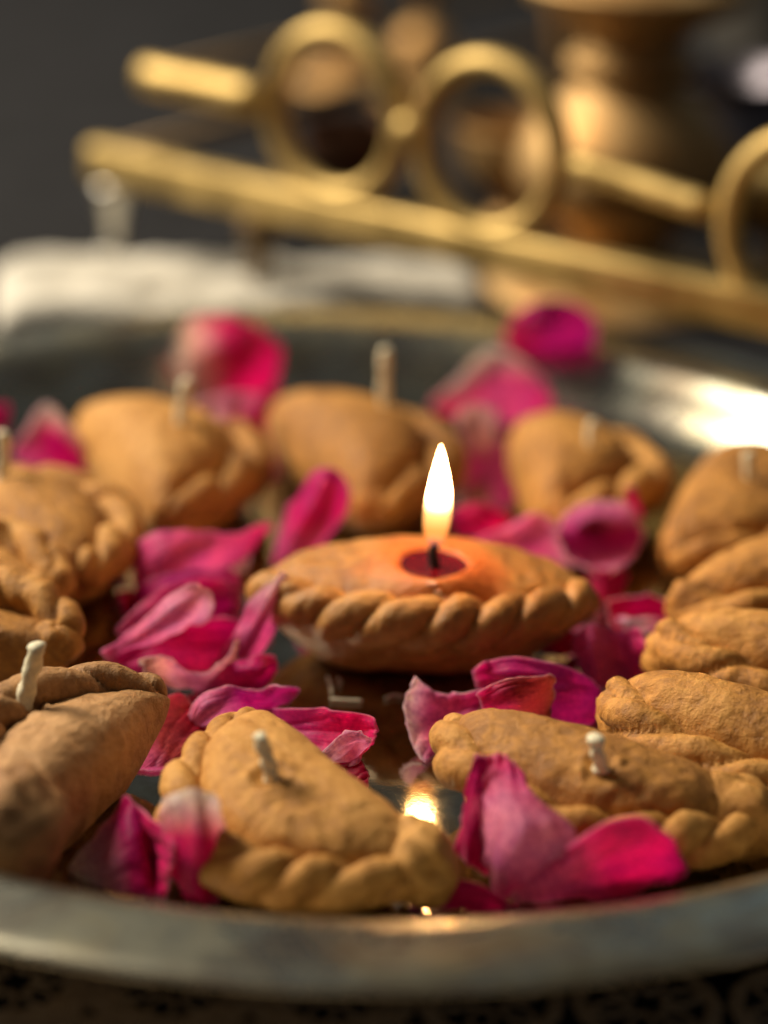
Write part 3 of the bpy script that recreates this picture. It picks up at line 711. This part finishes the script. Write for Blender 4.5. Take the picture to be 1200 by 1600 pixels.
petal('faded blush petal hanging in front of the white crowned petal',
      [[(708, 640, 16), (742, 630, 17), (778, 642, 15)], [(722, 672, 10), (747, 672, 11), (774, 678, 9)], [(738, 712, 3), (755, 714, 3), (768, 712, 3)]], PALE, (0.6, 0.30, 0.26), DRY, k=5)
petal('purple pink petal caught on the far wall of the plate below the brass rail',
      [[(782, 528, 20), (792, 542, 16), (810, 554, 13)], [(818, 480, 30), (834, 520, 24), (845, 560, 12)], [(876, 468, 32), (886, 512, 25), (886, 560, 13)],
       [(930, 492, 27), (932, 526, 20), (918, 556, 14)]], HOT, PURP, PURP, k=4)
petal('small magenta petal with a white top at the far left behind the blurred lamps',
      [[(18, 702, 8), (22, 714, 6), (36, 728, 3)], [(62, 636, 20), (62, 682, 13), (74, 730, 3)], [(96, 650, 18), (106, 695, 10), (116, 742, 2)],
       [(168, 748, 3), (158, 750, 2), (146, 754, 1)]], PINK, MAG, MAG, k=6, ct=(0.9, 0.75, 0.68))
petal('pink petal fragment at the very left edge behind the pale wick',
      [[(-34, 634, 16), (-28, 652, 13), (-20, 672, 10)], [(16, 630, 16), (14, 652, 13), (10, 674, 10)]], HOT, MAG, MAG, k=5)
petal('round crimson petal lying directly behind the flame base',
      [[(696, 802, 10), (702, 822, 7), (712, 846, 3)], [(744, 785, 14), (752, 815, 10), (760, 848, 3)], [(802, 806, 10), (804, 824, 7), (802, 842, 3)]], MAG, HOT, RED, k=3.5)
petal('soft pink petal with a cream peak behind the right end of the burning lamp',
      [[(728, 852, 7), (742, 868, 3), (760, 880, 1)], [(788, 824, 11), (800, 848, 8), (810, 882, 1)], [(842, 802, 15), (856, 840, 10), (866, 885, 1)],
       [(895, 846, 8), (900, 865, 4), (903, 886, 1)]], PINK, PINK, PALE, k=6)
petal('cupped round pink petal with a dark hollow leaning against the back right lamp',
      [[(890, 792, 17), (936, 776, 20), (984, 786, 18)], [(868, 830, 12), (932, 824, 7), (1006, 820, 13)], [(878, 866, 8), (936, 868, 5), (1002, 858, 9)],
       [(915, 892, 6), (944, 897, 6), (976, 886, 7)]], ROSE, PURP, ROSE, k=4, edge=0.9)
petal('thin crimson petal tip poking up behind the cupped petal',
      [[(976, 764, 20), (984, 760, 20), (992, 766, 20)], [(980, 785, 16), (992, 785, 16), (1002, 790, 15)], [(985, 812, 11), (996, 812, 11), (1006, 812, 11)]], RED, HOT, HOT, k=3)
petal('dark red petal in shade under the cupped petal',
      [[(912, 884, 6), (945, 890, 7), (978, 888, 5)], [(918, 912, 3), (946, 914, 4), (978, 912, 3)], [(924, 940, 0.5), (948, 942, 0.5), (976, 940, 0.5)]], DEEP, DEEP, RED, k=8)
petal('dark red folded petal with a pale lower edge touching the right hand lamps',
      [[(946, 936, 9), (950, 958, 6), (956, 988, 1)], [(1000, 932, 10), (1000, 956, 6), (1006, 992, 1)], [(1044, 940, 9), (1048, 960, 5), (1048, 992, 1)]], RED, DEEP, DEEP, k=9, edge=0.6)
petal('thin pale pink petal edge lying across the dark folded petal',
      [[(962, 966, 6), (964, 972, 5), (968, 978, 4)], [(990, 968, 8), (992, 975, 7), (994, 982, 5)], [(1042, 966, 7), (1042, 972, 6), (1040, 980, 5)]], ROSE, PALE, PINK, k=3)
petal('soft pink petal with a centre crease near the tip of the third right hand lamp',
      [[(890, 1000, 9), (894, 1022, 6), (906, 1045, 2)], [(925, 974, 13), (930, 1018, 9), (932, 1074, 0.5)], [(966, 984, 10), (968, 1025, 4), (966, 1074, 0.5)],
       [(1002, 978, 12), (1012, 1020, 8), (1018, 1062, 0.5)]], PINK, PINK, MAG, k=6)
petal('deep magenta petal with a shaded fold behind the long front right lamp',
      [[(736, 1044, 12), (740, 1066, 8), (746, 1090, 4)], [(790, 1027, 14), (800, 1062, 11), (810, 1105, 3)], [(860, 1034, 13), (870, 1080, 9), (880, 1134, 1)],
       [(918, 1058, 10), (926, 1090, 6), (922, 1134, 1)], [(943, 1090, 6), (940, 1110, 3), (930, 1130, 1)]], MAG, PURP, PURP, k=6, edge=0.35)
petal('pink petal curling up to a white point left of the long front right lamp',
      [[(648, 1055, 12), (632, 1112, 6), (655, 1187, 0.5)], [(672, 1076, 8), (662, 1124, 4), (668, 1190, 0.5)], [(706, 1086, 8), (700, 1118, 4), (694, 1168, 1)],
       [(760, 1074, 10), (752, 1100, 7), (740, 1140, 3)]], PALE, PINK, MAG, k=9, edge=0.7)
petal('dried brownish red petal with a brown margin behind the long front right lamp',
      [[(742, 1086, 12), (750, 1106, 9), (758, 1128, 6)], [(790, 1062, 15), (800, 1090, 12), (812, 1130, 5)], [(838, 1056, 15), (845, 1088, 11), (846, 1134, 4)],
       [(868, 1052, 15), (866, 1080, 10), (858, 1132, 4)]], MAG, DRY, (0.34, 0.07, 0.03), k=7, edge=0.4, rip=0.0006)
petal('tall pink petal standing upright in front of the long front right lamp',
      [[(743, 1182, 20), (782, 1178, 20), (814, 1206, 18)], [(745, 1240, 14), (786, 1240, 17), (838, 1246, 18)], [(748, 1290, 11), (812, 1292, 15), (899, 1298, 14)],
       [(758, 1345, 6), (800, 1350, 9), (866, 1354, 8)], [(770, 1388, 1), (790, 1404, 0.5), (812, 1400, 0.5)]], MAG, ROSE, MAG, k=9)
petal('narrow dark crimson fold of petal on the left side of the tall pink petal',
      [[(742, 1180, 21), (750, 1178, 21), (762, 1182, 21)], [(728, 1230, 15), (740, 1234, 16), (754, 1238, 16)], [(716, 1290, 10), (732, 1298, 11), (754, 1302, 11)],
       [(708, 1336, 5), (734, 1352, 5), (768, 1374, 2)]], MAG, DEEP, DEEP, k=7)
petal('large smooth crimson petal with a pale point, right of the tall pink petal',
      [[(794, 1398, 2), (804, 1406, 1), (820, 1410, 0.5)], [(868, 1338, 10), (884, 1372, 7), (900, 1408, 0.5)], [(930, 1294, 17), (946, 1346, 11), (962, 1404, 0.5)],
       [(1000, 1276, 20), (1012, 1330, 14), (1014, 1392, 3)], [(1042, 1312, 17), (1048, 1346, 11), (1048, 1384, 5)], [(1078, 1360, 8), (1076, 1366, 7), (1070, 1374, 5)]], PINK, HOT, MAG, k=9)
petal('low dark magenta petal below the folded tip of the nearest ochre lamp',
      [[(636, 1416, 0.5), (645, 1420, 0.5), (655, 1422, 0.5)], [(680, 1380, 6), (690, 1400, 4), (700, 1424, 0.5)], [(742, 1378, 6), (746, 1400, 4), (752, 1424, 0.5)],
       [(802, 1412, 1), (800, 1416, 1), (796, 1420, 0.5)]], PURP, DEEP, DEEP, k=8)
petal('small red petal tucked under the right end of the burning lamp',
      [[(828, 1002, 2), (838, 1014, 1), (850, 1024, 0.5)], [(870, 984, 5), (880, 1002, 3), (886, 1024, 0.5)], [(906, 988, 4), (906, 1000, 2), (904, 1014, 1)]], MAG, RED, RED, k=5)
petal('tiny magenta petal crumb under the braided rim of the front ochre lamp',
      [[(372, 1402, 2), (378, 1408, 1), (386, 1412, 0.5)], [(392, 1396, 3), (396, 1404, 2), (400, 1412, 0.5)], [(414, 1402, 2), (414, 1406, 1), (412, 1412, 0.5)]], MAG, PURP, PURP, k=3)

# cotton scraps on the bare metal
for lab, pts in (('short straight white thread scrap lying on the bare metal', [(512, 1058), (517, 1070), (518, 1084)]),
                 ('white thread scrap lying crosswise, the nearest of the scraps', [(516, 1092), (540, 1094), (566, 1095)]),
                 ('curved white thread scrap near the pink pointed petal', [(602, 1091), (614, 1086), (630, 1088)]),
                 ('tiny knotted white thread crumb beside the straight scrap', [(528, 1060), (533, 1066), (529, 1072)])):
    G = spl([np.array(at(x, y, 0.0005)) for x, y in pts], 10)
    o = link('thread_scrap', tube(G, 0.00032, 8, 'thread_scrap'), WICK); tag(o, lab, 'thread scrap', 'white thread scraps on the plate floor')

# ------------------------------------------------------------------ pale folded cloth behind the plate
def cloth():
    P = []
    for i in range(90):
        row = []
        for j in range(50):
            u = i / 89; v = j / 49
            px = -5 + 760 * u; 
            top = 428 + 20 * u + 50 * max(0, u - .8) ; bot = 520 - 10 * u
            g = at(px, bot + (top - bot) * v + 4, TABLE_Z)
            e = min(1, min(u, 1 - u) / 0.05) ** .5 * min(1, min(v, 1 - v) / 0.12) ** .5
            z = TABLE_Z + 0.001 + e * (0.0060 + 0.0022 * math.sin(v * 17 + 3 * noise.noise(g * 18)) + 0.003 * noise.noise(g * 38) + 0.002 * noise.noise(g * 110))
            row.append((g.x, g.y, z))
        P.append(row)
    o = link('folded_cloth', grid_mesh('folded_cloth', P), CLOTH)
    so = o.modifiers.new('thickness', 'SOLIDIFY'); so.thickness = 0.0012; so.offset = -1
    tag(o, 'pale grey white folded cloth lying behind the left half of the plate', 'cloth')
cloth()

# ------------------------------------------------------------------ brass gallery tray behind the plate
RZ = 0.030
pr = at(1230, 492, RZ); pl = at(150, 250, RZ)
dv = (pr - pl).normalized(); nrm = Vector((-dv.y, dv.x, 0))
if nrm.y < 0: nrm = -nrm
gal = empty('brass_stand', (pl.x, pl.y, TABLE_Z)); tag(gal, 'polished brass stand with a long low rail and upright rings', 'brass stand')
def onplane(px, py):                    # point on the vertical plane through the rail
    d = ray(px, py); t = (pl - CAM).dot(nrm) / d.dot(nrm); return CAM + d * t
def gpart(name, me, m=BRASS):
    o = link(name, me, m); o.data.transform(Matrix.Translation(-gal.location)); o.parent = gal; return o
def box_bar(a, b, wd, ht, bev=0.0012):
    t = (b - a).normalized(); s = Vector((-t.y, t.x, 0)).normalized(); u = Vector((0, 0, 1))
    pr_ = []
    hw, hh = wd / 2, ht / 2
    for cx, cy, a0 in ((hw - bev, hh - bev, 0), (-hw + bev, hh - bev, 90), (-hw + bev, -hh + bev, 180), (hw - bev, -hh + bev, 270)):
        for k in range(5):
            q = math.radians(a0 + 22.5 * k); pr_.append((cx + bev * math.cos(q), cy + bev * math.sin(q)))
    return grid_mesh('bar', [[p + s * x + u * y for x, y in pr_] for p in (a, a.lerp(b, .5), b)], closed_v=True, caps=True)
ext = pr + dv * 0.10
gpart('lower_rail', box_bar(pl, ext, 0.0090, 0.0112, 0.0022))
back = nrm * 0.26
gpart('side_rail', box_bar(pl, pl + back, 0.004, 0.005), BRASS_DARK)
c_ring = []
for k, (px, py, tilt) in enumerate([(525, 177, 0), (765, 230, 0), (1262, 358, 0)]):
    c = onplane(px, py); c_ring.append(c)
    Rr = 0.0212
    pts = [c + dv * (Rr * math.cos(a)) + Vector((0, 0, 1)) * (Rr * 1.05 * math.sin(a)) for a in (2 * math.pi * q / 64 for q in range(64))]
    P = []
    for q in range(64):
        a = 2 * math.pi * q / 64; rad = dv * math.cos(a) + Vector((0, 0, 1)) * math.sin(a); r_ = 0.0031
        P.append([pts[q] + rad * (r_ * math.cos(h)) + nrm * (r_ * 1.3 * math.sin(h)) for h in (2 * math.pi * z / 16 for z in range(16))])
    gpart('ring', grid_mesh('ring', P, closed_u=True, closed_v=True))
a = onplane(228, 118); b = c_ring[0] - dv * 0.026
gpart('middle_rail', tube([a.lerp(b, i / 8) for i in range(9)], 0.0048, 20))
gpart('middle_rail', tube([(c_ring[1] + dv * 0.026).lerp(c_ring[2] - dv * 0.026, i / 8) for i in range(9)], 0.0034, 20))
gpart('side_rail', tube([a, a + back * .5, a + back], 0.0020, 16), BRASS_DARK)
bc = (c_ring[0] + c_ring[1]) / 2
for o_c, r_ in ((bc, 0.0052),):
    P = [[o_c + Vector((math.sin(la) * math.cos(lo), math.sin(la) * math.sin(lo), math.cos(la))) * r_ for lo in (2 * math.pi * j / 24 for j in range(24))] for la in (math.pi * i / 16 for i in range(17))]
    gpart('bead', grid_mesh('bead', P, closed_v=True))
def lathe_at(prof, c, n=48):
    me = lathe('turned', [(max(r, 1e-5), z) for r, z in smooth_profile(prof, 5)], n); me.transform(Matrix.Translation(c)); return me
H0 = RZ - 0.006 - TABLE_Z
for q in (0.0, 0.19, 0.9):
    c = pl.lerp(ext, q) + dv * (0.007 if q == 0 else 0)
    gpart('foot', lathe_at([(0.0, 0), (0.007, 0.0005), (0.0075, 0.004), (0.004, 0.008), (0.003, 0.014), (0.005, H0 - .006), (0.0055, H0), (0, H0)], Vector((c.x, c.y, TABLE_Z))), SILVER if q < 0.1 else BRASS_DARK)
cb = pl + back + dv * 0.004
gpart('foot', lathe_at([(0.0, 0), (0.007, 0.0005), (0.0075, 0.004), (0.004, 0.008), (0.003, 0.014), (0.005, H0), (0.005, 0.062), (0, 0.063)], Vector((cb.x, cb.y, TABLE_Z))), BRASS_OLD)

# ------------------------------------------------------------------ brass lamp stand and other vessels on the table beyond
def vessel(name, label, cat, foot_px, prof, m, parts=None, group=None, n=64):
    g = at(foot_px[0], foot_px[1], TABLE_Z)
    root = empty(name, (g.x, g.y, TABLE_Z)); tag(root, label, cat, group)
    for nm, pf in prof:
        link(nm, lathe(nm, [(max(r, 1e-5), z) for r, z in smooth_profile(pf, 6)], n), m, root)
    return root
vessel('oil_lamp_stand', 'tall turned brass oil lamp stand with a swollen body, right behind the brass rings', 'oil lamp', (962, 452),
       [('base', [(0, 0), (0.0366, 0.0), (0.0378, 0.003), (0.0268, 0.007), (0.0171, 0.010), (0.0, 0.010)]),
        ('stem', [(0, 0.0095), (0.0152, 0.0095), (0.0140, 0.014), (0.0152, 0.018), (0.0177, 0.0215), (0.0177, 0.023), (0, 0.023)]),
        ('body', [(0, 0.0225), (0.0220, 0.0225), (0.0299, 0.030), (0.0323, 0.038), (0.0299, 0.047), (0.0226, 0.056), (0.0159, 0.062), (0.0152, 0.065), (0, 0.065)]),
        ('neck', [(0, 0.0645), (0.0159, 0.0645), (0.0189, 0.067), (0.0189, 0.070), (0.0152, 0.073), (0.0159, 0.078), (0.0281, 0.085), (0.0323, 0.089), (0.0317, 0.093), (0.0146, 0.097), (0.0134, 0.13), (0, 0.132)])], BRASS_OLD)
vessel('brass_cup', 'small brass cup blurred inside the right hand ring of the brass stand', 'cup', (800, 372),
       [('bowl', [(0, 0), (0.010, 0), (0.008, 0.006), (0.006, 0.012), (0.016, 0.022), (0.020, 0.036), (0.0185, 0.036), (0.014, 0.024), (0, 0.018)])], BRASS_OLD)
vessel('copper_cup', 'small copper coloured cup seen through the left hand ring of the brass stand', 'cup', (545, 318),
       [('bowl', [(0, 0), (0.010, 0), (0.0085, 0.004), (0.015, 0.012), (0.017, 0.026), (0.0160, 0.026), (0.012, 0.012), (0, 0.006)])],
       metal('dull_copper', (0.11, 0.055, 0.035), 0.6, 0.08, 0.3))
vessel('brass_bell', 'little brass bell far behind between the two ring tops', 'bell', (660, 150),
       [('dome', [(0.020, 0), (0.019, 0.004), (0.014, 0.012), (0.011, 0.024), (0.004, 0.030), (0, 0.031)]),
        ('handle', [(0, 0.030), (0.0035, 0.031), (0.003, 0.040), (0.009, 0.048), (0.010, 0.054), (0.007, 0.060), (0, 0.062)])], BRASS_OLD)
vessel('brass_candlestick', 'slim brass candlestick cut by the top of the frame behind the left ring', 'candlestick', (540, 128),
       [('base', [(0, 0), (0.022, 0), (0.022, 0.003), (0.010, 0.008), (0, 0.008)]), ('stem', [(0, 0.0075), (0.008, 0.0075), (0.006, 0.02), (0.010, 0.035), (0.007, 0.05), (0.010, 0.08), (0, 0.082)])], BRASS_OLD)
vessel('steel_cup', 'grey metal cup at the top right corner, far out of focus', 'cup', (1190, 170),
       [('bowl', [(0, 0), (0.022, 0), (0.024, 0.01), (0.027, 0.04), (0.030, 0.062), (0.0285, 0.062), (0.025, 0.04), (0, 0.012)])], SILVER)
vessel('metal_pot', 'dark metal pot behind the right end of the brass stand', 'pot', (1120, 330),
       [('bowl', [(0, 0), (0.020, 0), (0.030, 0.012), (0.032, 0.028), (0.024, 0.042), (0.028, 0.048), (0.026, 0.048), (0.021, 0.042), (0, 0.012)])],
       metal('dark_metal', (0.12, 0.11, 0.13), 0.4, 0.08, 0.3))
vessel('brass_finial', 'small round brass finial glinting inside the ring at the right edge', 'finial', (1215, 440),
       [('ball', [(0, 0), (0.008, 0), (0.005, 0.006), (0.004, 0.012), (0.010, 0.020), (0.012, 0.028), (0.008, 0.037), (0, 0.040)])], BRASS)
